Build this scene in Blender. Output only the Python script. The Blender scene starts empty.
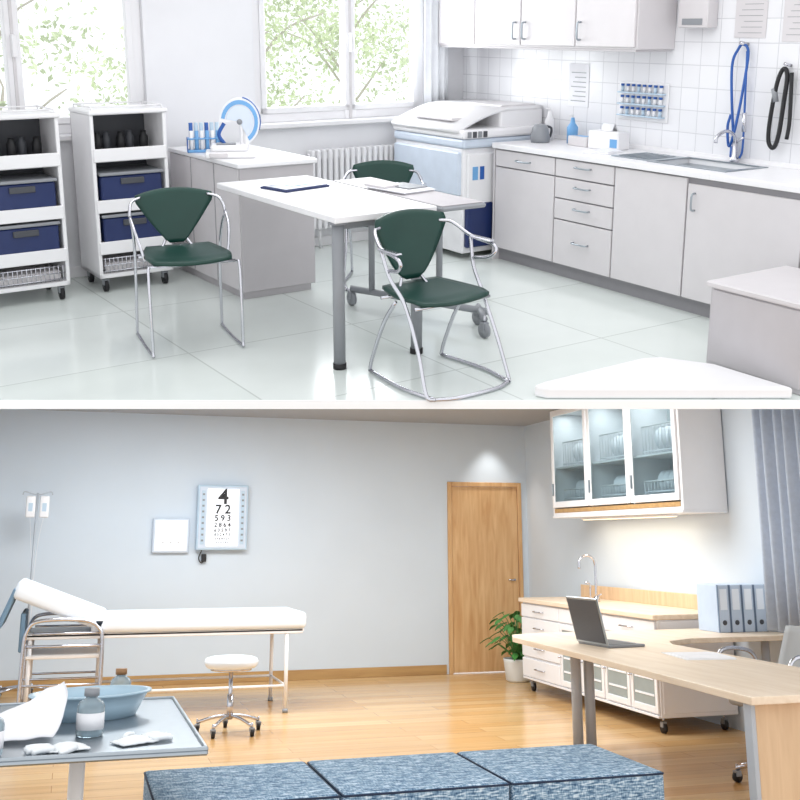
import bpy, bmesh, math, random
from mathutils import Vector, Matrix, noise
random.seed(7)
sc=bpy.context.scene
try:
    sc.view_settings.view_transform='Standard'
    sc.view_settings.look='None'
except Exception: pass
rad=math.radians
CAMZ=1.45
M2=Matrix.Identity(4)
PITCH=2*math.atan(256.5/1050)
M1=Matrix.Translation((0,0,CAMZ))@Matrix.Rotation(rad(-17),4,'Z')@Matrix.Rotation(PITCH,4,'X')@Matrix.Rotation(rad(33.7),4,'Z')@Matrix.Translation((0,0,-1.75))
ROOM={1:M1,2:M2}
# ---------------- materials
def lin(c):
    c=c/255.0
    return c/12.92 if c<=0.04045 else ((c+0.055)/1.055)**2.4
def col(r,g,b): return (lin(r),lin(g),lin(b),1)
def newmat(name):
    m=bpy.data.materials.new(name); m.use_nodes=True
    nt=m.node_tree; b=nt.nodes["Principled BSDF"]
    return m,nt,b
def mat(name,rgb,rough=.5,metal=0,var=.04,scale=8,bump=0,emis=0,trans=0):
    m,nt,b=newmat(name); N=nt.nodes; L=nt.links
    tc=N.new("ShaderNodeTexCoord"); no=N.new("ShaderNodeTexNoise"); no.inputs['Scale'].default_value=scale; no.inputs['Detail'].default_value=3
    L.new(tc.outputs['Object'],no.inputs['Vector'])
    r=N.new("ShaderNodeValToRGB"); c=col(*rgb)
    r.color_ramp.elements[0].position=.3; r.color_ramp.elements[1].position=.7
    r.color_ramp.elements[0].color=tuple(x*(1-var) for x in c[:3])+(1,)
    r.color_ramp.elements[1].color=tuple(min(1,x*(1+var)) for x in c[:3])+(1,)
    L.new(no.outputs['Fac'],r.inputs['Fac']); L.new(r.outputs['Color'],b.inputs['Base Color'])
    b.inputs['Roughness'].default_value=rough; b.inputs['Metallic'].default_value=metal
    if trans: b.inputs['Transmission Weight'].default_value=trans
    if bump:
        bp=N.new("ShaderNodeBump"); bp.inputs['Strength'].default_value=bump; bp.inputs['Distance'].default_value=.01
        L.new(no.outputs['Fac'],bp.inputs['Height']); L.new(bp.outputs['Normal'],b.inputs['Normal'])
    if emis:
        L.new(r.outputs['Color'],b.inputs['Emission Color']); b.inputs['Emission Strength'].default_value=emis
    return m
def wood(name,c1,c2,axis='X',scale=3,rough=.4):
    m,nt,b=newmat(name); N=nt.nodes; L=nt.links
    tc=N.new("ShaderNodeTexCoord"); mp=N.new("ShaderNodeMapping")
    s={'X':(1,10,10),'Y':(10,1,10),'Z':(10,10,1)}[axis]
    mp.inputs['Scale'].default_value=s
    no=N.new("ShaderNodeTexNoise"); no.inputs['Scale'].default_value=scale; no.inputs['Detail'].default_value=6; no.inputs['Distortion'].default_value=.6
    r=N.new("ShaderNodeValToRGB"); r.color_ramp.elements[0].position=.3; r.color_ramp.elements[1].position=.72
    r.color_ramp.elements[0].color=col(*c1); r.color_ramp.elements[1].color=col(*c2)
    L.new(tc.outputs['Object'],mp.inputs['Vector']); L.new(mp.outputs[0],no.inputs['Vector']); L.new(no.outputs['Fac'],r.inputs['Fac']); L.new(r.outputs['Color'],b.inputs['Base Color'])
    b.inputs['Roughness'].default_value=rough
    return m
def brick(name,c1,c2,cm,bw,rh,mortar,rough,vec='XY',offset=0,noisew=.0,rot=0,grain=None,bump=.3):
    m,nt,b=newmat(name); N=nt.nodes; L=nt.links
    tc=N.new("ShaderNodeTexCoord"); mp=N.new("ShaderNodeMapping")
    if vec=='YZ': 
        sx=N.new("ShaderNodeSeparateXYZ"); cx=N.new("ShaderNodeCombineXYZ")
        L.new(tc.outputs['Object'],sx.inputs[0]); L.new(sx.outputs['Y'],cx.inputs['X']); L.new(sx.outputs['Z'],cx.inputs['Y']); L.new(cx.outputs[0],mp.inputs['Vector'])
    else: L.new(tc.outputs['Object'],mp.inputs['Vector'])
    mp.inputs['Rotation'].default_value=(0,0,rot)
    br=N.new("ShaderNodeTexBrick"); br.offset=offset; br.inputs['Scale'].default_value=1
    br.inputs['Brick Width'].default_value=bw; br.inputs['Row Height'].default_value=rh; br.inputs['Mortar Size'].default_value=mortar
    br.inputs['Color1'].default_value=col(*c1); br.inputs['Color2'].default_value=col(*c2); br.inputs['Mortar'].default_value=col(*cm)
    L.new(mp.outputs[0],br.inputs['Vector'])
    out=br.outputs['Color']
    if grain:
        mp2=N.new("ShaderNodeMapping"); mp2.inputs['Scale'].default_value=grain
        L.new(mp.outputs[0],mp2.inputs['Vector'])
        no=N.new("ShaderNodeTexNoise"); no.inputs['Scale'].default_value=2; no.inputs['Detail'].default_value=5
        L.new(mp2.outputs[0],no.inputs['Vector'])
        r=N.new("ShaderNodeValToRGB"); r.color_ramp.elements[0].color=(.72,.72,.72,1); r.color_ramp.elements[1].color=(1.12,1.12,1.12,1)
        r.color_ramp.elements[0].position=.25; r.color_ramp.elements[1].position=.75
        L.new(no.outputs['Fac'],r.inputs['Fac'])
        mx=N.new("ShaderNodeMixRGB"); mx.blend_type='MULTIPLY'; mx.inputs[0].default_value=noisew
        L.new(out,mx.inputs[1]); L.new(r.outputs['Color'],mx.inputs[2]); out=mx.outputs[0]
    L.new(out,b.inputs['Base Color']); b.inputs['Roughness'].default_value=rough
    bp=N.new("ShaderNodeBump"); bp.inputs['Strength'].default_value=bump; bp.inputs['Distance'].default_value=.003; bp.invert=True
    L.new(br.outputs['Fac'],bp.inputs['Height']); L.new(bp.outputs['Normal'],b.inputs['Normal'])
    return m
def glass(name,tint=(235,242,245),mixf=.12,rough=.05):
    m=bpy.data.materials.new(name); m.use_nodes=True; nt=m.node_tree; N=nt.nodes; L=nt.links; N.clear()
    o=N.new("ShaderNodeOutputMaterial"); t=N.new("ShaderNodeBsdfTransparent"); g=N.new("ShaderNodeBsdfGlossy"); mx=N.new("ShaderNodeMixShader")
    t.inputs[0].default_value=col(*tint); g.inputs['Roughness'].default_value=rough; mx.inputs[0].default_value=mixf
    L.new(t.outputs[0],mx.inputs[1]); L.new(g.outputs[0],mx.inputs[2]); L.new(mx.outputs[0],o.inputs[0]); return m
WH=mat("white_plaster",(234,234,237),.8,var=.015,scale=3)
WHL=mat("white_laminate",(236,235,237),.35,var=.01)
GRL=mat("grey_laminate",(212,208,210),.45,var=.015)
GRD=mat("grey_desk_laminate",(190,186,189),.5,var=.02)
GRK=mat("grey_kick",(150,148,152),.6)
GREY=mat("grey_metal_paint",(140,143,148),.4,var=.03)
LGY=mat("light_grey_metal",(176,182,190),.35,var=.03)
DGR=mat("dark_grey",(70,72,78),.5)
BLK=mat("black_rubber",(22,22,26),.5)
CHR=mat("chrome",(205,205,212),.18,metal=1,var=.01)
STEEL=mat("brushed_steel",(165,173,180),.28,metal=.85,var=.03,scale=20)
GRN=mat("green_plastic",(12,58,50),.4,var=.08)
BLU=mat("blue_bin_plastic",(28,44,92),.4,var=.06)
LBL=mat("light_blue_plastic",(110,165,215),.4)
MBL=mat("medium_blue",(36,88,165),.4)
PBL=mat("pale_blue_panel",(186,206,222),.4)
BPN=mat("blue_grey_cover",(112,142,168),.6)
MPN=mat("machine_panel",(206,216,230),.4)
PAP=mat("paper",(236,236,240),.7)
FL1=brick("pale_floor_tile",(219,226,222),(224,230,227),(192,199,195),1.05,1.05,.005,.16,grain=(1,1,1),noisew=.2,bump=.1)
WTILE=brick("white_wall_tile",(230,230,233),(234,234,237),(206,206,210),.15,.15,.003,.2,vec='YZ')
FL2=brick("wood_floor_planks",(218,182,132),(202,158,104),(164,120,76),1.6,.19,.0025,.2,offset=.37,grain=(.6,7,1),noisew=.65,bump=.15)
WALL2=mat("pale_blue_wall",(207,217,227),.75,var=.015,scale=2)
CEIL2=mat("ceiling_grey",(172,174,178),.8,var=.015)
DOORW=wood("door_wood",(198,150,100),(222,184,136),'Z',2)
DESKW=wood("desk_wood",(222,200,174),(238,220,198),'Y',2)
BASEW=wood("baseboard_wood",(168,130,84),(192,156,104),'X',2)
PANW=wood("panel_wood",(205,172,136),(224,194,158),'Z',2)
GLS=glass("window_glass",(252,253,253),.03)
GLC=glass("cabinet_glass",(226,234,236),.05)
CURT=mat("curtain_fabric",(186,196,212),.9,var=.05,scale=30)
WCUR=mat("white_curtain",(238,240,244),.9)
BULB=mat("lamp_diffuser",(244,247,252),.5,emis=.3)
MAT=mat("white_vinyl",(234,241,250),.4,var=.01)
BTL=mat("bottle_glass_blue",(180,200,210),.15,trans=.6)
AMB=mat("amber_cap",(150,110,70),.4)
BAS=mat("basin_plastic",(170,196,212),.3)
LEAF=mat("leaf_green",(66,128,58),.5,var=.3,scale=10)
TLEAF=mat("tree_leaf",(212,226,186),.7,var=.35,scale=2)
TRUNK=mat("bark",(196,190,178),.9,bump=.4)
POT=mat("white_pot",(225,225,222),.4)
SOIL=mat("soil",(60,45,35),.9)
BIND=mat("binder_grey_blue",(192,206,224),.5)
BINT=mat("binder_spine_trim",(120,138,164),.5)
def fabric():
    m,nt,b=newmat("woven_blue_fabric"); N=nt.nodes; L=nt.links
    tc=N.new("ShaderNodeTexCoord")
    mp=N.new("ShaderNodeMapping"); mp.inputs['Scale'].default_value=(26,150,150)
    no=N.new("ShaderNodeTexNoise"); no.inputs['Scale'].default_value=1; no.inputs['Detail'].default_value=1
    mp2=N.new("ShaderNodeMapping"); mp2.inputs['Scale'].default_value=(150,30,60)
    no2=N.new("ShaderNodeTexNoise"); no2.inputs['Scale'].default_value=1; no2.inputs['Detail'].default_value=1
    L.new(tc.outputs['Object'],mp.inputs[0]); L.new(mp.outputs[0],no.inputs['Vector'])
    L.new(tc.outputs['Object'],mp2.inputs[0]); L.new(mp2.outputs[0],no2.inputs['Vector'])
    h=N.new("ShaderNodeMixRGB"); h.inputs[0].default_value=.32; L.new(no.outputs['Fac'],h.inputs[1]); L.new(no2.outputs['Fac'],h.inputs[2])
    r=N.new("ShaderNodeValToRGB"); e=r.color_ramp.elements
    e[0].position=.36; e[0].color=col(58,90,122); e[1].position=.64; e[1].color=col(206,222,234)
    n=e.new(.5); n.color=col(128,158,184)
    L.new(h.outputs[0],r.inputs[0]); L.new(r.outputs[0],b.inputs['Base Color']); b.inputs['Roughness'].default_value=.95
    bp=N.new("ShaderNodeBump"); bp.inputs['Strength'].default_value=.5; bp.inputs['Distance'].default_value=.004
    L.new(h.outputs[0],bp.inputs['Height']); L.new(bp.outputs[0],b.inputs['Normal']); return m
FAB=fabric()
FABD=mat("dark_blue_piping",(30,45,70),.8)
# ---------------- builder
def catmull(pts,n=6,closed=False):
    P=[Vector(p) for p in pts]; out=[]
    m=len(P)
    rng=range(m if closed else m-1)
    for i in rng:
        if closed: p0,p1,p2,p3=P[i-1],P[i],P[(i+1)%m],P[(i+2)%m]
        else:
            p1,p2=P[i],P[i+1]; p0=P[i-1] if i>0 else p1*2-p2; p3=P[i+2] if i+2<m else p2*2-p1
        for k in range(n):
            t=k/n
            out.append(.5*((2*p1)+(p2-p0)*t+(2*p0-5*p1+4*p2-p3)*t*t+(3*p1-p0-3*p2+p3)*t**3))
    if not closed: out.append(P[-1])
    return out
class O:
    def __init__(s,name,loc=(0,0,0),rz=0,room=1,scale=1):
        s.name=name; s.loc=loc; s.rz=rz; s.room=room; s.bm=bmesh.new(); s.mats=[]; s.kids=[]; s.scale=scale
    def mi(s,m):
        if m not in s.mats: s.mats.append(m)
        return s.mats.index(m)
    def merge(s,tb,m,smooth=False,mtx=None):
        i=s.mi(m)
        if mtx is not None: bmesh.ops.transform(tb,matrix=mtx,verts=tb.verts)
        bmesh.ops.recalc_face_normals(tb,faces=tb.faces)
        for f in tb.faces: f.material_index=i; f.smooth=smooth
        me=bpy.data.meshes.new("t"); tb.to_mesh(me); tb.free(); s.bm.from_mesh(me); bpy.data.meshes.remove(me)
    def box(s,x0,x1,y0,y1,z0,z1,m,bev=.004,mtx=None,seg=1):
        tb=bmesh.new(); bmesh.ops.create_cube(tb,size=1)
        bmesh.ops.transform(tb,matrix=Matrix.Translation(((x0+x1)/2,(y0+y1)/2,(z0+z1)/2))@Matrix.Diagonal((abs(x1-x0),abs(y1-y0),abs(z1-z0),1)),verts=tb.verts)
        mn=min(abs(x1-x0),abs(y1-y0),abs(z1-z0))
        if bev>0:
            bmesh.ops.bevel(tb,geom=tb.edges[:],offset=min(bev,mn*.45),segments=seg,affect='EDGES',profile=.5)
        s.merge(tb,m,seg>2,mtx)
    def prism(s,pts,z0,z1,m,bev=0):
        tb=bmesh.new(); vs=[tb.verts.new((p[0],p[1],z0)) for p in pts]; f=tb.faces.new(vs)
        r=bmesh.ops.extrude_face_region(tb,geom=[f]); bmesh.ops.translate(tb,vec=(0,0,z1-z0),verts=[v for v in r['geom'] if isinstance(v,bmesh.types.BMVert)])
        if bev: bmesh.ops.bevel(tb,geom=tb.edges[:],offset=bev,segments=3,affect='EDGES',profile=.5)
        s.merge(tb,m)
    def tube(s,pts,r,m,n=10,sm=0,closed=False):
        P=catmull(pts,sm,closed) if sm else [Vector(p) for p in pts]
        tb=bmesh.new(); rings=[]; k=len(P)
        up=None
        for i,p in enumerate(P):
            if closed: t=(P[(i+1)%k]-P[i-1]).normalized()
            else: t=(P[min(i+1,k-1)]-P[max(i-1,0)]).normalized()
            if up is None:
                up=Vector((0,0,1)) if abs(t.z)<.9 else Vector((1,0,0))
            a=(up-t*up.dot(t))
            if a.length<1e-5: a=t.orthogonal()
            a.normalize(); up=a; b=t.cross(a)
            rr=r[i*(len(r)-1)//max(1,k-1)] if isinstance(r,(list,tuple)) else r
            rings.append([tb.verts.new(p+(a*math.cos(2*math.pi*j/n)+b*math.sin(2*math.pi*j/n))*rr) for j in range(n)])
        for i in range(k if closed else k-1):
            A,B=rings[i],rings[(i+1)%k]
            for j in range(n): tb.faces.new((A[j],A[(j+1)%n],B[(j+1)%n],B[j]))
        if not closed: tb.faces.new(rings[0]); tb.faces.new(rings[-1])
        s.merge(tb,m,True)
    def lathe(s,prof,c,m,n=24,sx=1,sy=1,smooth=True,mtx=None):
        tb=bmesh.new(); rings=[]
        for (r,z) in prof:
            rings.append([tb.verts.new((c[0]+max(r,1e-4)*sx*math.cos(2*math.pi*j/n),c[1]+max(r,1e-4)*sy*math.sin(2*math.pi*j/n),c[2]+z)) for j in range(n)])
        for i in range(len(rings)-1):
            A,B=rings[i],rings[i+1]
            for j in range(n): tb.faces.new((A[j],A[(j+1)%n],B[(j+1)%n],B[j]))
        tb.faces.new(rings[0]); tb.faces.new(rings[-1])
        s.merge(tb,m,smooth,mtx)
    def cyl(s,p0,p1,r,m,n=16): s.tube([p0,p1],r,m,n)
    def plate(s,fn,nu,nv,th,m,smooth=True):
        tb=bmesh.new(); th=Vector(th)
        A=[[tb.verts.new(fn(i/nu,j/nv)) for j in range(nv+1)] for i in range(nu+1)]
        B=[[tb.verts.new(Vector(fn(i/nu,j/nv))+th) for j in range(nv+1)] for i in range(nu+1)]
        for i in range(nu):
            for j in range(nv):
                tb.faces.new((A[i][j],A[i+1][j],A[i+1][j+1],A[i][j+1])); tb.faces.new((B[i][j],B[i][j+1],B[i+1][j+1],B[i+1][j]))
        for i in range(nu):
            for j in (0,nv): tb.faces.new((A[i][j],A[i+1][j],B[i+1][j],B[i][j]))
        for j in range(nv):
            for i in (0,nu): tb.faces.new((A[i][j],A[i][j+1],B[i][j+1],B[i][j]))
        s.merge(tb,m,smooth)
    def castor(s,x,y,r=.04,m=None):
        s.cyl((x-.012,y,r),(x+.012,y,r),r,m or BLK,14); s.box(x-.02,x+.02,y-.02,y+.02,r*1.1,r*2.1,GREY,.003); s.cyl((x,y,r*2),(x,y,r*2+.04),.008,CHR,8)
    def text(s,body,size,mtx,m):
        s.kids.append((body,size,mtx,m))
    def done(s):
        me=bpy.data.meshes.new(s.name)
        if s.scale!=1: bmesh.ops.scale(s.bm,vec=(s.scale,)*3,verts=s.bm.verts)
        s.bm.to_mesh(me); s.bm.free()
        for m in s.mats: me.materials.append(m)
        ob=bpy.data.objects.new(s.name,me); sc.collection.objects.link(ob)
        ob.matrix_world=ROOM[s.room]@Matrix.Translation(s.loc)@Matrix.Rotation(rad(s.rz),4,'Z')
        for k,(body,size,mtx,m) in enumerate(s.kids):
            cu=bpy.data.curves.new("t","FONT"); cu.body=body; cu.size=size; cu.align_x='CENTER'; cu.align_y='CENTER'; cu.extrude=.0008; cu.offset=size*.02
            to=bpy.data.objects.new("print_%d"%(k+1),cu); sc.collection.objects.link(to); cu.materials.append(m)
            to.parent=ob; to.matrix_parent_inverse=Matrix.Identity(4); to.matrix_basis=mtx
        return ob
def area(name,loc,sx,sy,power,room,color=(1,1,1),rot=None):
    l=bpy.data.lights.new(name,'AREA'); l.shape='RECTANGLE'; l.size=sx; l.size_y=sy; l.energy=power; l.color=color
    ob=bpy.data.objects.new(name,l); sc.collection.objects.link(ob); ob.matrix_world=ROOM[room]@Matrix.Translation(loc)@(rot or Matrix.Identity(4)); return ob
# =====================================================  ROOM 1 (upper)
XW=5.6; YB=7.4; XL=.3; ZC=2.6
def cutY(x): return 3.98-(x-2.66)*.667
o=O("floor",room=1); o.prism([(XL-.1,cutY(XL-.1)),(XW+.1,cutY(XW+.1)),(XW+.1,YB+.1),(XL-.1,YB+.1)],-.04,0,FL1)
o.done()
fw=Vector((.555,.832,0)); 
o=O("trim_1",room=1)
a=Vector((XL-.1,cutY(XL-.1),0)); b=Vector((XW+.1,cutY(XW+.1),0)); off=fw*-.012
o.prism([(a.x+off.x,a.y+off.y),(b.x+off.x,b.y+off.y),(b.x,b.y),(a.x,a.y)],-.042,0.0,mat("slab_edge_white",(250,250,250),.6,var=0)); o.done()
def wall_with_holes_y(name,x0,x1,y0,y1,z0,z1,holes,m,room):
    o=O(name,room=room); xs=x0
    for (a,b,c,d) in sorted(holes):
        o.box(xs,a,y0,y1,z0,z1,m,0); o.box(a,b,y0,y1,z0,c,m,0); o.box(a,b,y0,y1,d,z1,m,0); xs=b
    o.box(xs,x1,y0,y1,z0,z1,m,0); return o.done()
W1=(.95,2.74,1.02,2.4); W2=(3.6,5.2,1.02,2.4)
wall_with_holes_y("wall_back",XL,XW,YB,YB+.2,0,ZC,[W1,W2],WH,1)
o=O("wall_right",room=1); o.box(XW,XW+.1,cutY(XW)+.02,YB+.2,0,ZC,WH,0); o.done()
o=O("wall_left",room=1); o.box(XL-.1,XL,cutY(XL)+.05,YB+.2,0,ZC,WH,0); o.done()
o=O("ceiling",room=1); o.prism([(XL-.1,cutY(XL-.1)+1.2),(XW+.1,cutY(XW+.1)+1.2),(XW+.1,YB+.2),(XL-.1,YB+.2)],ZC,ZC+.05,WH); o.done()
o=O("trim_2",(XW,0,0),room=1); o.box(-.008,0,2.4,YB,.9,1.75,WTILE,0); o.box(-.008,0,2.4,5.0,1.75,2.3,WTILE,0); o.done()
o=O("baseboard_back",room=1); o.box(XL,XW,YB-.015,YB,0,.08,WHL,.003); o.done()
def window(name,W,panes,room):
    x0,x1,z0,z1=W; o=O(name,(0,YB,0),room=room); f=.07
    y0,y1=.04,.11
    for (a,b,c,d) in [(x0,x0+f,z0,z1),(x1-f,x1,z0,z1),(x0,x1,z0,z0+f),(x0,x1,z1-f,z1)]: o.box(a,b,y0,y1,c,d,WHL)
    for p in panes: o.box(p-.05,p+.05,y0-.01,y1,z0,z1,WHL); o.box(p-.012,p+.012,y0-.02,y0,z0,z1,GRL)
    ed=[x0+f]+panes+[x1-f]
    for i in range(len(ed)-1):
        a,b=ed[i]+.0,ed[i+1]
        for (c,d,e,g) in [(a,a+.045,z0+f,z1-f),(b-.045,b,z0+f,z1-f),(a,b,z0+f,z0+f+.045)]: o.box(c,d,y0-.015,y0+.04,e,g,WHL)
    o.box(x0+f,x1-f,.075,.08,z0+f,z1-f,GLS,0)
    for p in panes: o.box(p-.015,p+.015,y0-.06,y0-.01,1.55,1.7,WHL,.004)
    o.box(x0-.03,x1+.03,-.07,.05,z0-.04,z0,WHL,.006); o.done()
window("window_1",W1,[1.84],1); window("window_2",W2,[4.47],1)
o=O("white_curtain",(0,YB-.12,0),room=1)
o.plate(lambda u,v:Vector((5.1+.24*u,.02*math.sin(u*22),.95+1.5*v)),44,2,(0,-.004,0),WCUR); o.done()
def tree(name,loc,room,n,R,h):
    o=O(name,loc,room=room); o.tube([(0,0,-1.5),(.1,0,0),(0,.1,h*.6)],[.06,.045,.02],TRUNK,8)
    for k in range(6):
        an=k*1.05; o.tube([(0,0,h*.2+k*.2),(math.cos(an)*.5,math.sin(an)*.5,h*.42+k*.2),(math.cos(an+.3)*.9,math.sin(an+.3)*.9,h*.5+k*.2)],[.018,.012,.006],TRUNK,6,sm=3)
    tb=bmesh.new()
    cl=[Vector((random.gauss(0,1),random.gauss(0,1),random.gauss(0,1))).normalized()*R*random.random()**.4 for _ in range(30)]
    for i in range(n):
        v=random.choice(cl)+Vector((random.gauss(0,1),random.gauss(0,1),random.gauss(0,1)))*.2
        v.z=v.z*.9+h*.5; q=Matrix.Rotation(random.random()*6.3,3,Vector((random.random()-.5,random.random()-.5,random.random()-.5)).normalized())
        s_=random.uniform(.02,.055); c=[v+q@Vector(p)*s_ for p in [(-1,0,0),(0,-.5,.1),(1,0,0),(0,.5,.1)]]
        tb.faces.new([tb.verts.new(p) for p in c])
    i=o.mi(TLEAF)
    for f in tb.faces: f.material_index=i
    me=bpy.data.meshes.new("t"); tb.to_mesh(me); tb.free(); o.bm.from_mesh(me); o.done()
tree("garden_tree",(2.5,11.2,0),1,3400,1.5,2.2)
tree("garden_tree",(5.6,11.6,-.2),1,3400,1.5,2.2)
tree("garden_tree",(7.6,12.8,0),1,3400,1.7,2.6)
# radiator
o=O("radiator",(4.0,YB-.13,0),room=1)
for i in range(17):
    x=.03+i*.053; o.box(x-.018,x+.018,0,.09,.16,.8,WHL,.012,seg=2)
o.box(0,.92,.03,.06,.2,.25,WHL); o.box(0,.92,.03,.06,.72,.77,WHL); o.cyl((.1,.045,0),(.1,.045,.2),.012,WHL); o.cyl((.8,.045,0),(.8,.045,.2),.012,WHL); o.done()
def cart(x,y):
    o=O("supply_cart",(x,y,0),room=1); w,d,h=.52,.42,1.22
    o.box(0,.025,0,d,.1,h-.03,WHL); o.box(w-.025,w,0,d,.1,h-.03,WHL); o.box(0,w,d-.02,d,.1,h-.03,GRL); o.box(0,w,0,d,.1,.13,WHL)
    o.box(-.01,w+.01,-.015,d,h-.03,h,WHL,.008); 
    for yy in (.02,d-.03): o.cyl((.02,yy,h+.02),(w-.02,yy,h+.02),.005,WHL,8)
    for xx in (.02,w-.02): 
        o.cyl((xx,.02,h+.02),(xx,d-.03,h+.02),.005,WHL,8)
        for yy in (.02,d-.03): o.cyl((xx,yy,h),(xx,yy,h+.02),.005,WHL,8)
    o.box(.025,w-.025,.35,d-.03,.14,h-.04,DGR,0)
    for z in (.28,.58,.88): o.box(.02,w-.02,.01,d-.02,z,z+.02,WHL)
    for z in (.28,.56,.9): o.box(.01,w-.01,-.012,.006,z-.015,z+.07,WHL,.004)
    for z in (.62,.34):
        o.box(.05,w-.05,.0,d-.06,z,z+.17,BLU,.01); o.box(.04,w-.04,-.012,d-.06,z+.17,z+.19,GREY,.004); o.box(.18,w-.18,-.016,0,z+.11,z+.15,DGR,.004)
    for k in range(5): o.lathe([(0,0),(.03,0),(.032,.12),(.02,.14),(.02,.16),(0,.16)],(.1+k*.08,.18+.06*(k%2),.9),DGR if k%2 else BLK,12)
    for k in range(16): o.cyl((.04+k*.029,-.005,.14),(.04+k*.029,-.005,.24),.003,CHR,6)
    for z in (.15,.19,.235): o.cyl((.03,-.005,z),(w-.03,-.005,z),.004,CHR,6)
    o.box(.05,w-.05,.02,d-.04,.14,.2,GRL,.01)
    for a in (.05,w-.05):
        for b in (.05,d-.05): o.castor(a,b,.042)
    o.done()
cart(1.4,6.78); cart(2.13,6.82)
# sideboard
o=O("low_sideboard",(2.83,6.1,0),room=1); w,d,h=.58,1.18,.9
o.box(0.02,w-.02,0.02,d,.05,h-.03,GRD,.004); o.box(0,w,0,d,h-.03,h,WHL,.005); o.box(.04,w-.04,.05,d,0,.05,GRD,0)
o.box(0.012,.02,.03,d-.01,.06,h-.035,GRL,.002)
for yy in (.4,.79): o.box(.008,.013,yy-.003,yy+.003,.07,h-.035,GRK,0)
o.done()
o=O("blood_analyzer",(2.99,6.5,.9),room=1,rz=-25,scale=.93)
o.box(-.2,.16,-.13,.13,0,.045,WHL,.015,seg=3); o.box(-.16,.1,-.1,.1,.045,.09,WHL,.015,seg=3); o.box(-.17,-.04,-.135,-.12,.01,.04,GRL,.004); o.box(-.12,.02,-.06,.04,.09,.1,GREY,.004)
o.box(.05,.11,-.02,.05,.04,.24,WHL,.02,seg=3)
def arc(r0,r1,y0,y1,m,a0,a1):
    n=20; tb=bmesh.new(); L1=[];
    for i in range(n+1):
        a=rad(a0+(a1-a0)*i/n); L1.append([tb.verts.new((.05+r*math.cos(a)*.85,y,.25+r*math.sin(a))) for r,y in ((r0,y0),(r1,y0),(r1,y1),(r0,y1))])
    for i in range(n):
        for j in range(4): tb.faces.new((L1[i][j],L1[i][(j+1)%4],L1[i+1][(j+1)%4],L1[i+1][j]))
    tb.faces.new(L1[0]); tb.faces.new(L1[-1]); o.merge(tb,m)
arc(.001,.17,-.02,.02,WHL,-80,180); arc(.125,.155,-.026,-.02,LBL,-60,170); arc(.02,.115,-.024,-.02,MPN,-60,170); arc(.17,.178,-.022,.022,MBL,-20,80)
o.cyl((.05,-.03,.25),(.05,.03,.25),.02,GREY); o.tube([(-.06,.0,.09),(-.1,0,.16),(-.06,0,.24)],.014,MBL,8,sm=5); o.done()
o=O("tube_rack",(2.95,6.86,.9),room=1,rz=-20)
o.box(-.13,.1,-.05,.05,0,.02,LBL,.005); o.box(-.13,.1,-.05,.05,.09,.1,LBL,.003)
for k in range(6):
    x=-.1+k*.036; o.cyl((x,-.03,.01),(x,-.03,.15),.014,LBL if k%2 else WHL,10); o.cyl((x,.03,.01),(x,.03,.2),.014,MBL if k%3==0 else PBL,10)
for x in (-.128,.098): o.box(x-.003,x+.003,-.05,.05,0,.1,MBL,0)
o.done()
# table
TZ=.82
o=O("white_table",(2.61,4.5,0),room=1)
o.box(0,.63,0,1.44,TZ-.035,TZ,WHL,.005)
for (x,y) in [(.05,.06),(.54,.06)]:
    o.cyl((x,y,.02),(x,y,TZ-.035),.032,GREY,20); o.cyl((x,y,0),(x,y,.03),.036,BLK,20); o.lathe([(0,0),(.05,0),(.05,.01),(0,.01)],(x,y,TZ-.047),GREY)
o.box(.06,.58,.06,.09,TZ-.08,TZ-.035,GREY); o.box(.3,.34,.09,1.59,TZ-.07,TZ-.035,GREY); o.done()
o=O("rolling_overbed_table",(3.26,4.48,0),room=1)
o.box(0,.3,0,1.2,TZ-.035,TZ-.01,GREY,.008); o.box(.01,.29,.02,1.18,TZ-.01,TZ-.004,GRD,.002)
bx0,by0,bx1,by1=.12,1.15,.5,.22
o.tube([(bx0,by0,.11),(bx1,by1,.11)],.022,GREY,8); o.tube([(.38,.1,.11),(.52,.34,.11)],.02,GREY,8)
for t in (.16,.66):
    x=bx0+(bx1-bx0)*t; y=by0+(by1-by0)*t; o.tube([(x,y,.11),(x,y,TZ-.1),(min(x,.27),y,TZ-.035)],.02,GREY,14)
for (x,y) in [(bx0,by0),(.52,.34),(.38,.1)]: o.castor(x,y,.045,GREY)
o.done()
o=O("blue_folder",(2.92,5.5,TZ),rz=12,room=1); o.box(-.17,.17,-.12,.12,0,.012,BLU,.003); o.box(-.16,.16,-.11,.11,.012,.016,BLU,.001); o.box(-.05,.08,-.03,.03,.016,.018,LBL,0); o.done()
o=O("paper_stack",(3.41,5.1,TZ-.004),rz=8,room=1)
for k in range(5): o.box(-.12+random.uniform(-.02,.02),.12,-.16+random.uniform(-.02,.02),.17,.003*k,.003*k+.003,PAP,0)
o.box(-.03,.12,-.1,.12,.016,.022,GREY,.002); o.box(-.12,.0,.02,.2,.016,.03,GRL,.003); o.done()
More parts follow.
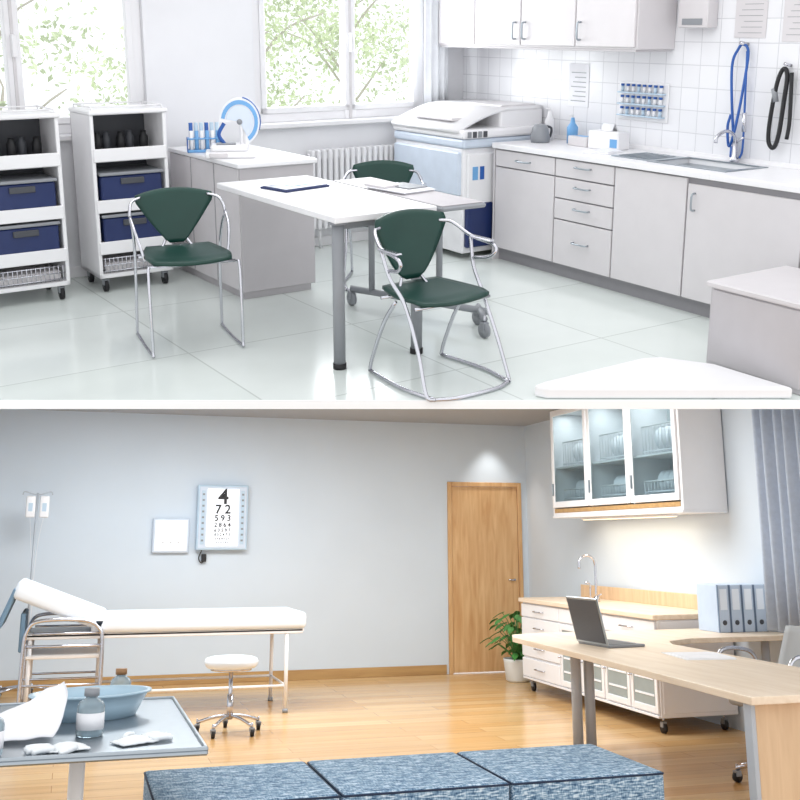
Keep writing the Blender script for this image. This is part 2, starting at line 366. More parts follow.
# chairs
def chair(loc,rz,style=1,scale=1.0):
    o=O("green_chair",loc,rz=rz,room=1,scale=scale)
    SZ=.515 if style==1 else .455
    BY=.215 if style==1 else .175
    def seat(u,v):
        a=2*u-1; b=2*v-1
        x=a*math.sqrt(1-b*b*.24); y=b*math.sqrt(1-a*a*.24)
        wd=.25-.045*(y*.5+.5)
        return Vector((x*wd,y*.225,SZ+.012*(x*x)+.012*(y*y)-(.02 if y<-.6 else 0)*(abs(y)-.6)*2))
    o.plate(seat,14,14,(0,0,-.018),GRN)
    bz=.54 if style==1 else .49; hh=.31 if style==1 else .36
    def back(u,v):
        a=2*u-1
        half=.04+(.205*(v**.85) if style==1 else .205*(v**.65))
        if v>.88: half*= 1-(v-.88)*.9
        x=a*half
        z=bz+hh*v-.03*a*a*v
        return Vector((x,BY+.06*v-.9*x*x,z))
    o.plate(back,14,12,(0,.014,0),GRN)
    for s in (-1,1):
        o.tube([(s*.13,.12,SZ-.02),(s*.09,BY-.01,SZ),(s*.045,BY+.03,bz+.06),(s*.05,BY+.055,bz+.18)],.009,CHR,8,sm=5)
        if style==1:
            o.tube([(s*.24,-.2,SZ-.02),(s*.25,-.225,SZ-.06),(s*.25,-.235,.06),(s*.25,-.2,.012),(s*.25,.2,.012),(s*.25,.235,.06),(s*.245,.2,.46),(s*.255,.16,.64),(s*.27,.14,.72),(s*.25,.19,.79),(s*.19,.235,.81)],.0085,CHR,8,sm=6)
            o.tube([(s*.27,.14,.72),(s*.265,.05,.66),(s*.245,-.02,.56),(s*.23,-.03,SZ-.02)],.0085,CHR,8,sm=5)
        else:
            o.tube([(s*.19,.2,.78),(s*.25,.16,.77),(s*.29,.05,.71),(s*.305,-.1,.69),(s*.305,-.14,.66),(s*.29,-.1,.62),(s*.27,.0,.6)],.01,CHR,8,sm=6)
            o.box(s*.297-.02,s*.297+.02,-.12,.05,.7,.712,CHR,.006)
            o.tube([(s*.29,.05,.7),(s*.27,.0,.56),(s*.25,-.1,.44),(s*.255,-.22,.22),(s*.265,-.3,.03),(s*.24,-.34,.012)],.01,CHR,8,sm=6)
            o.tube([(s*.25,-.02,.44),(s*.24,.1,.3),(s*.24,.2,.1),(s*.24,.23,.012)],.01,CHR,8,sm=6)
            o.tube([(s*.24,-.33,.012),(s*.27,-.1,.012),(s*.24,.23,.012)],.01,CHR,8,sm=6)
    o.tube([(-.24,-.17,SZ-.025),(.24,-.17,SZ-.025)],.009,CHR,8); o.tube([(-.24,.12,SZ-.025),(.24,.12,SZ-.025)],.009,CHR,8)
    if style==2: o.tube([(-.24,-.335,.012),(-.12,-.38,.012),(.12,-.38,.012),(.24,-.335,.012)],.01,CHR,8,sm=6)
    o.done()
chair((2.19,5.45,0),-10,1); chair((3.0,4.2,0),2,2,.98); chair((3.92,6.1,0),-35,2,.97)
# big white machine
o=O("instrument_washer",(4.74,6.27,0),room=1); w,d=.83,.95
o.box(.03,w,.03,d,.05,.86,WHL,.015,seg=2)
o.box(.0,.04,.05,d-.02,.5,.83,MPN,.01); o.box(.06,w-.08,.0,.04,.12,.82,WHL,.01); o.box(.05,.3,-.01,.035,.1,.44,BLU,.01)
o.box(.01,w,.0,d,.86,.93,MPN,.02,seg=2); o.box(0,w,-.01,d,.93,1.0,WHL,.02,seg=2)
def hood(u,v): return Vector((-.01+.83*u,.05+.9*v,1.0+.15*math.sin(min(1,u*1.6)*math.pi/2)))
o.plate(hood,12,2,(0,0,-.03),WHL)
o.box(.4,w,.05,d,.98,1.14,WHL,.02,seg=2)
o.box(.05,.36,.2,.75,1.05,1.07,GRL,.005)
for k in range(4): o.box(.04+.05*k,.075+.05*k,-.018,-.005,.94,.985,DGR if k%2 else GREY,.003)
o.box(.1,.15,-.005,.0,.62,.72,LBL,.001); o.box(.17,.21,-.005,.0,.62,.72,MBL,.001)
o.box(.45,.8,.1,.55,1.14,1.16,GRL,.008); o.done()
# kitchen units right wall
CX=5.0
o=O("kitchen_counter",(CX,0,0),room=1); y0,y1=2.35,6.22
o.box(.06,.59,y0,y1,0,.09,GRK,0); o.box(.02,.59,y0,y1-.02,.09,.86,GRK,0); o.box(.0,.59,y1-.015,y1,0,.86,GRL,.002)
SY0,SY1=4.15,4.75
for (a,b,c,d) in [(-.02,.59,y0,SY0),(-.02,.59,SY1,y1),(-.02,.12,SY0,SY1),(.48,.59,SY0,SY1)]: o.box(a,b,c,d,.862,.9,WHL,.003)
o.box(.12,.48,SY0,SY1,.862,.866,STEEL,0); 
for (a,b,c,d) in [(.10,.13,SY0-.02,SY1+.02),(.47,.5,SY0-.02,SY1+.02),(.13,.47,SY0-.02,SY0+.01),(.13,.47,SY1-.01,SY1+.02)]: o.box(a,b,c,d,.9,.906,STEEL,.002)
o.box(.12,.46,SY1+.02,SY1+.36,.9,.906,STEEL,.002)
for k in range(6): o.box(.16,.42,SY1+.06+k*.05,SY1+.075+k*.05,.906,.91,STEEL,.001)
ed=[6.2,5.53,4.95,4.33,3.5,2.36]
def hand_v(y,z): o.tube([(0,y,z),(-.03,y,z+.005),(-.035,y,z+.05),(-.03,y,z+.1),(0,y,z+.105)],.006,STEEL,8,sm=3)
def hand_h(y,z): o.tube([(0,y-.07,z),(-.03,y-.065,z),(-.035,y,z),(-.03,y+.065,z),(0,y+.07,z)],.006,STEEL,8,sm=3)
for i in range(len(ed)-1):
    a,b=ed[i+1]+.006,ed[i]-.006
    if i==1:
        for (c,d) in [(.105,.42),(.43,.57),(.58,.72),(.73,.85)]: o.box(0,.02,a,b,c,d,GRL,.003); hand_h((a+b)/2,(c+d)/2+.02)
    elif i==0:
        o.box(0,.02,a,b,.105,.72,GRL,.003); o.box(0,.02,a,b,.73,.85,GRL,.003); hand_h((a+b)/2,.79)
    else:
        o.box(0,.02,a,b,.105,.85 if i!=3 else .82,GRL,.003)
        if i>2: hand_v(b-.06,.66)
o.box(.575,.592,y0,y1,.9,.93,WHL,.002); o.done()
o=O("sink_faucet",(CX+.53,4.42,.906),room=1)
o.lathe([(0,0),(.03,0),(.028,.02),(.018,.03),(.018,.12),(0,.12)],(0,0,0),CHR); o.tube([(0,0,.1),(-.02,0,.17),(-.1,0,.2),(-.18,0,.17),(-.19,0,.13)],.011,CHR,10,sm=6); o.tube([(0,0,.12),(.0,-.06,.16)],.007,CHR,8); o.done()
o=O("wall_cabinet",(XW-.01,0,0),room=1); o.box(-.36,0,5.03,7.25,1.6,2.3,GRL,.003)
for (a,b) in [(5.04,5.6),(5.61,6.19),(6.2,6.75),(6.76,7.24)]: o.box(-.38,-.36,a,b,1.615,2.29,GRL,.004)
for y in (5.55,6.25,6.14): o.tube([(-.38,y,1.66),(-.41,y,1.665),(-.415,y,1.72),(-.41,y,1.775),(-.38,y,1.78)],.007,STEEL,8,sm=3)
o.box(-.36,-.02,5.04,7.24,1.585,1.6,GRD,.002); o.done()
def wallitem(name): return O(name,(XW-.009,0,0),room=1)
o=wallitem("specimen_tube_board"); o.box(-.01,0,5.05,5.52,1.1,1.37,WHL,.004)
for r_ in range(3):
    o.box(-.05,-.01,5.07,5.5,1.13+r_*.08,1.14+r_*.08,PBL,.002)
    for k in range(8):
        y=5.1+k*.052; o.cyl((-.03,y,1.14+r_*.08),(-.03,y,1.18+r_*.08),.011,WHL if (k+r_)%3 else PBL,8); o.cyl((-.03,y,1.18+r_*.08),(-.03,y,1.195+r_*.08),.013,MBL,8)
o.done()
o=wallitem("notice_sheet"); o.box(-.004,0,5.84,6.06,1.16,1.48,PAP,.001)
for k in range(7): o.box(-.005,-.004,5.87,6.03-.02*(k%3),1.2+k*.035,1.206+k*.035,GREY,0)
o.done()
o=wallitem("notice_sheet"); o.box(-.004,0,4.3,4.54,1.68,2.0,GRL,.001)
for k in range(8): o.box(-.005,-.004,4.33,4.51-.02*(k%3),1.71+k*.035,1.713+k*.035,GREY,0)
o.done()
o=wallitem("notice_sheet"); o.box(-.004,0,3.98,4.18,1.66,2.0,GRL,.001)
for k in range(8): o.box(-.005,-.004,4.0,4.15-.02*(k%3),1.7+k*.035,1.703+k*.035,GREY,0)
o.done()
o=wallitem("towel_dispenser"); o.box(-.1,0,4.68,4.93,1.74,2.05,GRL,.01,seg=3); o.box(-.105,-.1,4.72,4.89,1.76,1.8,GREY,.002); o.done()
o=O("soap_dispenser",(XW-.14,5.86,.9),room=1); o.lathe([(0,0),(.04,0),(.042,.12),(.02,.15),(.012,.19),(0,.19)],(0,0,0),LBL); o.tube([(0,0,.18),(0,0,.21),(-.04,0,.21)],.006,WHL,8); o.done()
o=O("soap_dispenser",(XW-.12,6.14,.9),room=1); o.lathe([(0,0),(.035,0),(.035,.15),(.02,.18),(.012,.22),(0,.22)],(0,0,0),WHL); o.tube([(0,0,.2),(0,0,.24),(-.04,0,.24)],.006,WHL,8); o.done()
o=O("tissue_box",(XW-.2,5.42,.9),room=1,rz=10); o.box(-.07,.07,-.13,.13,0,.13,WHL,.008); o.box(-.072,-.06,-.12,-.06,.02,.08,LBL,.001); o.plate(lambda u,v:Vector((-.03+.06*u+.01*math.sin(v*9),-.05+.1*v,.13+.05*math.sin(u*3.14))),6,6,(0,0,.002),PAP); o.done()
o=O("glove_box",(XW-.2,5.68,.9),room=1); o.box(-.06,.06,-.1,.1,0,.07,GRL,.005); o.box(-.03,.03,-.06,.06,.07,.072,LBL,0); o.done()
o=O("electric_kettle",(XW-.3,6.04,.9),room=1); o.lathe([(0,0),(.07,0),(.075,.03),(.06,.11),(.045,.13),(0,.14)],(0,0,0),GREY); o.tube([(.05,0,.12),(.11,0,.1),(.1,0,.04),(.07,0,.03)],.009,DGR,8,sm=4); o.done()
o=O("paper_towel",(CX+.24,5.3,.9),room=1,rz=15); o.box(-.12,.12,-.1,.1,0,.006,PAP,.002); o.box(-.08,.1,-.08,.07,.006,.012,PAP,.002); o.done()
o=wallitem("shower_hose"); 
o.tube([(-.03,4.44,.95),(-.05,4.47,1.2),(-.05,4.5,1.5),(-.04,4.47,1.61),(-.04,4.43,1.64),(-.04,4.39,1.58),(-.05,4.41,1.3),(-.06,4.44,1.08),(-.05,4.48,1.0),(-.05,4.5,1.12),(-.04,4.49,1.2)],.009,MBL,8,sm=8)
o.tube([(-.04,4.4,1.6),(-.05,4.38,1.3),(-.05,4.37,1.0),(-.05,4.39,.93)],.007,MBL,8,sm=6); o.cyl((-.04,4.45,.93),(-.04,4.45,1.0),.022,MBL); o.cyl((-.05,4.37,1.1),(-.05,4.375,1.22),.014,CHR); o.cyl((0,4.43,1.64),(-.07,4.43,1.65),.012,CHR); o.done()
o=wallitem("black_strap");
o.tube([(-.04,4.12,1.5),(-.05,4.15,1.42),(-.05,4.18,1.2),(-.05,4.18,1.06),(-.05,4.14,1.02),(-.05,4.11,1.1),(-.04,4.1,1.3),(-.04,4.09,1.46)],.014,BLK,8,sm=8,closed=True); o.cyl((0,4.1,1.52),(-.06,4.1,1.53),.01,CHR); o.cyl((-.05,4.15,1.3),(-.05,4.17,1.38),.018,GREY)
o.tube([(-.04,4.06,1.48),(-.05,4.04,1.2),(-.05,4.05,1.08)],.012,BLK,8,sm=5); o.done()
o=O("low_cabinet",(4.3,2.93,0),room=1); o.box(.01,.64,.01,.6,0,.43,GRD,.004); o.box(-.01,.65,-.01,.62,.43,.46,GRL,.006); o.box(0,.01,.02,.58,.03,.42,GRD,.003); o.done()
o=O("white_platform",room=1); o.prism([(3.25,cutY(3.25)+.01),(4.24,cutY(4.24)+.01),(4.22,3.4),(4.08,3.64),(3.98,3.68),(3.3,3.68),(3.22,3.66)],0,.06,WHL,.015); o.done()
# =====================================================  ROOM 2 (lower)
X2=5.12; Y2=11.65; XL2=-1.4; Z2=2.77
def fy2(fwd,x): return (fwd-.2924*x)/.9563
o=O("floor",room=2); o.box(XL2-.1,X2+.1,2.6,Y2+.1,-.06,0,FL2,0); o.done()
o=O("ceiling",room=2); o.prism([(XL2-.1,fy2(6.45,XL2-.1)),(X2+.1,fy2(6.45,X2+.1)),(X2+.1,Y2+.1),(XL2-.1,Y2+.1)],Z2,Z2+.05,CEIL2); o.done()
DX0,DX1,DZ=4.13,5.05,2.1
o=O("wall_back",room=2); o.box(XL2-.1,DX0,Y2,Y2+.12,0,Z2,WALL2,0); o.box(DX0,DX1,Y2,Y2+.12,DZ,Z2,WALL2,0); o.box(DX1,X2+.1,Y2,Y2+.12,0,Z2,WALL2,0); o.done()
o=O("wall_left",room=2); o.box(XL2-.1,XL2,fy2(6.5,XL2),Y2,0,Z2,WALL2,0); o.done()
WY0,WY1,WZ0,WZ1=5.35,7.12,.85,2.5
o=O("wall_right",room=2); yy=fy2(6.5,X2)
for (a,b,c,d) in [(yy,WY0,0,Z2),(WY1,Y2,0,Z2),(WY0,WY1,0,WZ0),(WY0,WY1,WZ1,Z2)]: o.box(X2,X2+.1,a,b,c,d,WALL2,0)
o.done()
o=O("baseboard_back",room=2); o.box(XL2,DX0-.03,Y2-.02,Y2,0,.1,BASEW,.003); o.done()
o=O("baseboard_right",room=2); o.box(X2-.02,X2,10.25,Y2-.02,0,.1,BASEW,.003); o.done()
o=O("door_1",(DX0,Y2,0),room=2); w=DX1-DX0
o.box(.002,.05,-.02,.1,0,DZ-.002,DOORW,.004); o.box(w-.05,w-.002,-.02,.1,0,DZ-.002,DOORW,.004); o.box(.051,w-.051,-.02,.1,DZ-.05,DZ-.002,DOORW,.004); o.box(.055,w-.055,-.005,.035,.01,DZ-.053,DOORW,.002)
o.cyl((w-.12,0,1.0),(w-.12,-.05,1.0),.012,CHR); o.tube([(w-.12,-.05,1.0),(w-.2,-.055,1.0)],.009,CHR,8); o.done()
o=O("window_3",(X2,0,0),room=2)
for (a,b,c,d) in [(WY0,WY0+.06,WZ0,WZ1),(WY1-.06,WY1,WZ0,WZ1),(WY0+.06,WY1-.06,WZ0,WZ0+.06),(WY0+.06,WY1-.06,WZ1-.06,WZ1),(6.27,6.33,WZ0+.06,WZ1-.06)]: o.box(.0,.08,a,b,c,d,WHL)
o.box(.04,.045,WY0+.06,WY1-.06,WZ0+.06,WZ1-.06,GLS,0); o.done()
o=O("window_curtain",(X2-.13,0,0),room=2)
o.plate(lambda u,v:Vector((.035*math.sin(u*68)+.01*math.sin(u*31+v*2),5.6+1.36*u,.8+1.75*v)),150,3,(-.004,0,0),CURT)
o.cyl((0,5.4,2.57),(0,7.3,2.57),.015,CHR); o.cyl((0,5.5,2.57),(.13,5.5,2.57),.01,CHR); o.cyl((0,7.25,2.57),(.13,7.25,2.57),.01,CHR); o.done()
# exam bed
o=O("examination_bed",(-.4,9.5,0),room=2); L_=2.45; D=.8
o.box(.62,L_,0,D,.69,.83,MAT,.04,seg=4)
R=Matrix.Translation((.72,0,.7))@Matrix.Rotation(rad(21),4,'Y')
o.box(-.8,.0,0,D,0,.15,MAT,.035,mtx=R,seg=4)
o.box(-.81,-.77,.01,D-.01,-.26,.08,BPN,.015,mtx=R)
o.box(.1,L_-.03,.02,.06,.65,.69,WHL,.005); o.box(.1,L_-.03,D-.06,D-.02,.65,.69,WHL,.005)
o.box(.1,L_-.02,.02,D-.02,.67,.69,WHL,.002)
for (x) in (.15,.72,2.28):
    for y in (.04,D-.04):
        o.tube([(x,y,0.02),(x,y,.66)],.017,WHL,12); o.cyl((x,y,0),(x,y,.03),.024,GREY,12)
o.tube([(.72,.04,.22),(2.28,.04,.22)],.012,WHL,8); o.tube([(.72,D-.04,.22),(2.28,D-.04,.22)],.012,WHL,8); o.tube([(2.28,.04,.22),(2.28,D-.04,.22)],.012,WHL,8)
for y in (-.02,D+.02):
    o.tube([(.1,y,.02),(.1,y,.5),(.12,y,.72),(.22,y,.8),(.55,y,.8),(.68,y,.74),(.72,y,.6),(.72,y,.1)],.016,CHR,10,sm=6)
    o.tube([(.12,y,.6),(.72,y,.6)],.012,CHR,8); o.tube([(.16,y,.7),(.7,y,.7)],.01,CHR,8)
o.box(.12,.7,.0,D,.5,.53,WHL,.006)
for k in range(3): o.tube([(.1,-.02+k*.42,.3),(.72,-.02+k*.42,.3)],.01,CHR,8)
o.box(.06,.1,.05,D-.05,.55,.86,BPN,.01); o.done()
o=O("iv_stand",(-.33,11.2,0),room=2)
o.cyl((0,0,.1),(0,0,1.9),.012,LGY)
for k in range(5):
    a=k*1.2566; o.tube([(0,0,.1),(.25*math.cos(a),.25*math.sin(a),.06)],.012,CHR,8); o.castor(.25*math.cos(a),.25*math.sin(a),.025)
o.tube([(-.14,0,1.88),(-.12,0,1.91),(0,0,1.88),(.12,0,1.91),(.14,0,1.88)],.006,LGY,8,sm=4)
for x in (-.06,.07):
    o.box(x-.045,x+.045,-.02,.02,1.66,1.87,WHL,.015,seg=3); o.tube([(x,0,1.68),(x*.5,0,1.4),(.02,0,1.0),(.03,0,.7)],.0015,WHL,6,sm=4)
    o.box(x-.02,x+.02,-.022,-.02,1.72,1.8,PBL,0)
o.done()
o=O("eye_chart_lightbox",(1.55,Y2-.002,1.68),room=2)
o.box(-.27,.27,-.09,0,-.34,.34,PBL,.008); o.box(-.25,.25,-.095,-.088,-.32,.32,MPN,.004); o.box(-.17,.17,-.1,-.09,-.3,.3,BULB,.002)
for sx_ in (-.21,.21):
    o.box(sx_-.02,sx_+.02,-.1,-.095,-.28,.28,PBL,.002)
    for k in range(9): o.box(sx_-.012,sx_+.012,-.102,-.1,-.25+k*.06,-.23+k*.06,GREY,0)
RX=Matrix.Rotation(rad(90),4,'X')
def T(x,z): return Matrix.Translation((x,-.1015,z))@RX
o.text("4",.22,T(0,.21),BLK); o.text("7 2",.13,T(0,.08),BLK); o.text("5 9 3",.085,T(0,-.01),BLK); o.text("2 8 6 4",.062,T(0,-.08),BLK); o.text("6 3 5 9 7",.048,T(0,-.135),BLK); o.text("8 5 2 4 7 3",.038,T(0,-.18),BLK); o.text("3 9 6 8 5 2 7",.03,T(0,-.222),BLK); o.text("5 2 4 9 3 8 6",.024,T(0,-.26),BLK)
o.tube([(-.2,-.04,-.34),(-.23,-.04,-.42),(-.2,-.03,-.47),(-.16,-.03,-.44)],.006,BLK,8,sm=5); o.box(-.2,-.15,-.05,0,-.46,-.38,BLK,.006); o.done()
o=O("wall_control_box",(1.02,Y2-.002,1.49),room=2); o.box(-.19,.19,-.05,0,-.18,.18,MPN,.015,seg=3); o.box(-.17,.17,-.055,-.05,-.16,.16,MAT,.004)
for k in range(3): o.lathe([(0,0),(.008,0),(.008,.003),(0,.003)],(0,0,0),GRL,10,mtx=Matrix.Translation((-.08+.08*k,-.055,-.07))@RX)
o.done()
o=O("swivel_stool",(1.28,8.7,0),room=2)
o.lathe([(0,.48),(.19,.48),(.205,.5),(.21,.525),(.2,.545),(.17,.555),(0,.557)],(0,0,0),MAT,32)
o.lathe([(0,.46),(.16,.46),(.16,.48),(0,.48)],(0,0,0),CHR,24)
o.cyl((0,0,.1),(0,0,.46),.016,CHR); o.cyl((0,0,.1),(0,0,.28),.025,CHR)
for k in range(5):
    a=k*1.2566+.3; c,s_=math.cos(a),math.sin(a); o.tube([(0,0,.13),(.12*c,.12*s_,.115),(.25*c,.25*s_,.075)],.013,CHR,8,sm=4); o.castor(.25*c,.25*s_,.03)
o.done()
o=O("instrument_table",(0,0,0),room=2); x0,x1,y0,y1=-1.0,.51,3.93,5.2
o.box(x0,x1,y0,y1,.725,.745,STEEL,.006)
for (a,b,c,d) in [(x0,x1,y0,y0+.015),(x0,x1,y1-.015,y1),(x0,x0+.015,y0+.015,y1-.015),(x1-.015,x1,y0+.015,y1-.015)]: o.box(a,b,c,d,.74,.754,STEEL,.004)
o.cyl((.09,4.6,.08),(.09,4.6,.725),.03,WHL,20); o.cyl((-.8,4.6,.08),(-.8,4.6,.725),.03,WHL,20)
for x in (.09,-.8): 
    o.box(x-.04,x+.04,4.15,5.05,.05,.09,WHL,.01)
    for y in (4.2,5.0): o.castor(x,y,.022)
o.box(-.8,.09,4.57,4.63,.05,.08,WHL,.005); o.done()
TT=.746
o=O("plastic_basin",(.13,4.76,TT),rz=17,room=2)
o.lathe([(0,.0),(.75,0),(.85,.05),(.95,.09),(1.0,.09),(1.0,.098),(.93,.098),(.83,.06),(.72,.012),(0,.012)],(0,0,0),BAS,40,sx=.25,sy=.17); o.done()
def bottle(name,x,y,r,h,m,cap):
    o=O(name,(x,y,TT),room=2); o.lathe([(0,0),(r*.95,0),(r,.01),(r,h*.62),(r*.85,h*.72),(r*.42,h*.8),(r*.42,h*.86),(0,h*.86)],(0,0,0),m,24); o.lathe([(0,h*.84),(r*.55,h*.84),(r*.55,h),(0,h)],(0,0,0),cap,20)
    o.lathe([(r*1.01,h*.15),(r*1.01,h*.5)],(0,0,0),PAP,24); o.done()
bottle("medicine_bottle",.12,4.32,.05,.165,BTL,GREY); bottle("medicine_bottle",.26,5.06,.045,.15,BTL,AMB); bottle("medicine_bottle",-.21,4.02,.045,.16,BTL,DGR)
o=O("gauze_cloth",(-.15,4.4,TT),room=2,rz=-5)
def cloth(u,v):
    x=(u-.5)*.32; y=(v-.5)*.38; z=.012+.15*(u**1.5)*max(0,1-abs(v-.6)*1.3)+.03*noise.noise(Vector((u*4,v*4,0)))+.02
    return Vector((x+.03*math.sin(v*5),y,max(.002,z*min(1,3*min(u+.1,v+.1,1.1-v)))))
o.plate(cloth,26,22,(0,0,.004),PAP); o.done()
GLV=mat("glove_latex",(236,240,243),.5)
for (x,y,r_) in [(.27,4.12,25),(.04,4.06,195)]:
    o=O("surgical_glove",(x,y,TT),room=2,rz=r_)
    o.plate(lambda u,v:Vector(((u-.5)*.14,(v-.5)*.1,.004+.018*math.sin(u*3.14)*math.sin(v*3.14)+.004*noise.noise(Vector((u*8,v*8,1))))),12,12,(0,0,.004),GLV)
    for k in range(4): o.tube([(.05,-.035+.024*k,.012),(.1,-.04+.028*k,.014),(.145-.012*abs(k-1.5),-.045+.032*k,.01)],.009,GLV,8,sm=4)
    o.tube([(-.02,.04,.012),(.02,.09,.014),(.05,.1,.01)],.01,GLV,8,sm=4); o.done()
for k in range(3):
    o=O("fabric_ottoman",(.39+k*.74,4.48,0),room=2)
    o.box(0,.728,0,.7,.06,.45,FAB,.018,seg=4)
    o.tube([(.01,.003,.44),(.718,.003,.44),(.726,.01,.44),(.726,.69,.44),(.718,.698,.44),(.01,.698,.44),(.002,.69,.44),(.002,.01,.44)],.005,FABD,6,closed=True)
    for x in (.06,.66):
        for y in (.06,.64): o.cyl((x,y,0),(x,y,.07),.022,BLK)
    o.done()
DZ2=.78
o=O("office_desk",room=2)
pts=[(2.9,4.23),(3.8,4.23),(3.85,6.45),(3.95,6.65),(4.2,6.78),(5.09,6.78),(5.09,7.5),(3.35,7.5),(3.12,7.42),(3.05,7.25),(3.0,6)]
o.prism(pts,DZ2-.035,DZ2,DESKW,.004)
o.box(2.96,3.75,4.3,4.34,0,DZ2-.035,PANW,.004); 
o.box(2.935,2.958,4.29,4.35,0,DZ2-.035,LGY,.003)
for (x,y) in [(3.46,7.1),(3.56,7.1)]: o.cyl((x,y,0),(x,y,DZ2-.035),.036,LGY,16)
o.box(3.38,3.66,7.04,7.16,0,.02,GREY,.004); o.cyl((4.95,7.0,0),(4.95,7.0,DZ2-.04),.03,LGY)
o.done()
o=O("laptop_computer",(3.3,6.5,DZ2),room=2,rz=5)
o.box(0,.27,-.19,.19,0,.018,GREY,.005); o.box(.02,.22,-.16,.16,.018,.02,DGR,.002)
R=Matrix.Translation((.0,0,.015))@Matrix.Rotation(rad(-14),4,'Y')
o.box(-.012,.0,-.19,.19,0,.3,STEEL,.005,mtx=R); o.box(-.002,.003,-.175,.175,.015,.285,BLK,.001,mtx=R); o.box(-.0145,-.0115,-.175,.175,.015,.285,DGR,.001,mtx=R); o.done()
o=O("paper_document",(3.6,5.75,DZ2),rz=-10,room=2); o.box(-.15,.15,-.2,.2,0,.004,PAP,0); o.box(-.12,.16,-.17,.15,.004,.007,PAP,0); o.done()
o=O("ring_binder_row",(4.64,7.1,DZ2),room=2)
for k in range(4):
    x=k*.106; o.box(x+.002,x+.098,0,.28,0,.34,BIND,.004); o.box(x+.02,x+.08,-.003,0,.16,.31,MAT,.001); o.box(x,x+.006,-.003,.01,0,.34,BINT,0); o.box(x+.094,x+.1,-.003,.01,0,.34,BINT,0); o.lathe([(.008,0),(.018,0),(.018,.004),(.008,.004)],(0,0,0),DGR,14,mtx=Matrix.Translation((x+.05,0,.07))@RX)
o.done()
o=O("office_chair",(4.3,5.95,0),room=2,rz=-80)
o.cyl((0,0,.1),(0,0,.44),.025,CHR); 
for k in range(5):
    a=k*1.2566+.3; c,s_=math.cos(a),math.sin(a); o.tube([(0,0,.14),(.15*c,.15*s_,.12),(.3*c,.3*s_,.085)],.018,CHR,8,sm=3); o.castor(.3*c,.3*s_,.032)
CHG=mat("chair_grey_upholstery",(176,178,180),.7)
o.box(-.24,.24,-.23,.23,.44,.52,CHG,.03,seg=4)
o.plate(lambda u,v:Vector(((2*u-1)*(.23-.04*v),.24+.1*v-.06*(2*u-1)**2,.56+.34*v)),12,8,(0,.03,0),CHG)
o.tube([(0,.1,.46),(0,.28,.5),(0,.32,.75)],.015,CHR,8,sm=4)
for s_ in (-1,1): o.tube([(s_*.2,.1,.46),(s_*.29,.12,.5),(s_*.3,.1,.7),(s_*.3,-.02,.76),(s_*.3,-.2,.75),(s_*.28,-.22,.6),(s_*.2,-.15,.46)],.013,CHR,8,sm=6)
o.done()
o=O("medical_base_cabinet",(4.4,7.62,0),room=2); LN=2.6; Dp=.7
o.box(.02,Dp,0,LN,.12,.84,WHL,.004); o.box(-.02,Dp,-.02,LN+.02,.84,.88,DESKW,.005); o.box(Dp-.03,Dp,0,LN,.88,1.0,PANW,.003)
o.box(.04,Dp-.02,-.008,0,.15,.68,WHL,.003); o.box(.04,Dp-.02,-.008,0,.7,.83,WHL,.003)
o.box(0,.02,.01,LN-.01,.12,.14,WHL,.002)
def dr(a,b,c,d):
    o.box(0,.02,a+.006,b-.006,c+.005,d-.005,WHL,.004); o.tube([(0,(a+b)/2-.1,(c+d)/2),(-.025,(a+b)/2-.09,(c+d)/2),(-.025,(a+b)/2+.09,(c+d)/2),(0,(a+b)/2+.1,(c+d)/2)],.006,CHR,8)
for (a,b) in [(0,.87),(.87,1.73),(1.73,2.6)]: dr(a,b,.7,.83)
for c in (.14,.33,.52): dr(1.73,2.6,c,c+.18)
FRG=mat("frosted_glass_panel",(150,160,160),.15)
for (a,b) in [(0,.43),(.43,.87),(.87,1.3),(1.3,1.73)]:
    for (p,q,r_,t) in [(a+.01,a+.05,.15,.69),(b-.05,b-.01,.15,.69),(a+.05,b-.05,.15,.2),(a+.05,b-.05,.64,.69)]: o.box(0,.02,p,q,r_,t,WHL,.003)
    o.box(.008,.02,a+.05,b-.05,.2,.64,FRG,0)
    for k in range(3): o.box(.004,.008,a+.07,b-.07,.27+.12*k,.285+.12*k,PAP,0)
    o.cyl((0,b-.03,.4),(-.03,b-.03,.4),.008,CHR,8)
for x in (.08,Dp-.08):
    for y in (.08,LN/2,LN-.08): o.castor(x,y,.04)
o.done()
o=O("gooseneck_faucet",(4.8,9.35,.881),room=2)
o.lathe([(0,0),(.035,0),(.03,.03),(.015,.05),(0,.05)],(0,0,0),CHR); o.tube([(0,0,.02),(0,0,.32),(-.03,0,.4),(-.1,0,.42),(-.16,0,.38),(-.17,0,.3)],.012,CHR,10,sm=6); o.tube([(0,-.03,.05),(0,-.1,.07)],.008,CHR,8); o.tube([(0,.12,.0),(0,.12,.15),(-.05,.12,.17)],.01,CHR,8,sm=3); o.done()
INT=mat("cabinet_interior",(196,204,206),.6)
o=O("glass_wall_cabinet",(4.7,7.6,0),room=2); LN=2.4; Dp=.41; z0,z1=1.68,2.74
o.box(0,Dp,-.02,0.02,z0,z1,WHL,.004); o.box(0,Dp,LN-.02,LN+.02,z0,z1,WHL,.004); o.box(Dp-.02,Dp,.02,LN-.02,z0,z1,INT,0); o.box(0,Dp,.02,LN-.02,z0,z0+.03,WHL,.003); o.box(0,Dp,.02,LN-.02,z1-.03,z1,WHL,.003)
o.box(-.005,.02,.02,LN-.02,z0+.03,z0+.07,BASEW,.003); o.box(-.01,Dp,-.02,LN+.02,z0-.02,z0,WHL,.003)
for y in (LN/3,2*LN/3): o.box(.02,Dp-.02,y-.01,y+.01,z0,z1,WHL,0)
o.box(.03,Dp-.02,.02,LN-.02,2.15,2.165,WHL,0); o.box(.03,Dp-.02,.02,LN-.02,1.8,1.82,WHL,0)
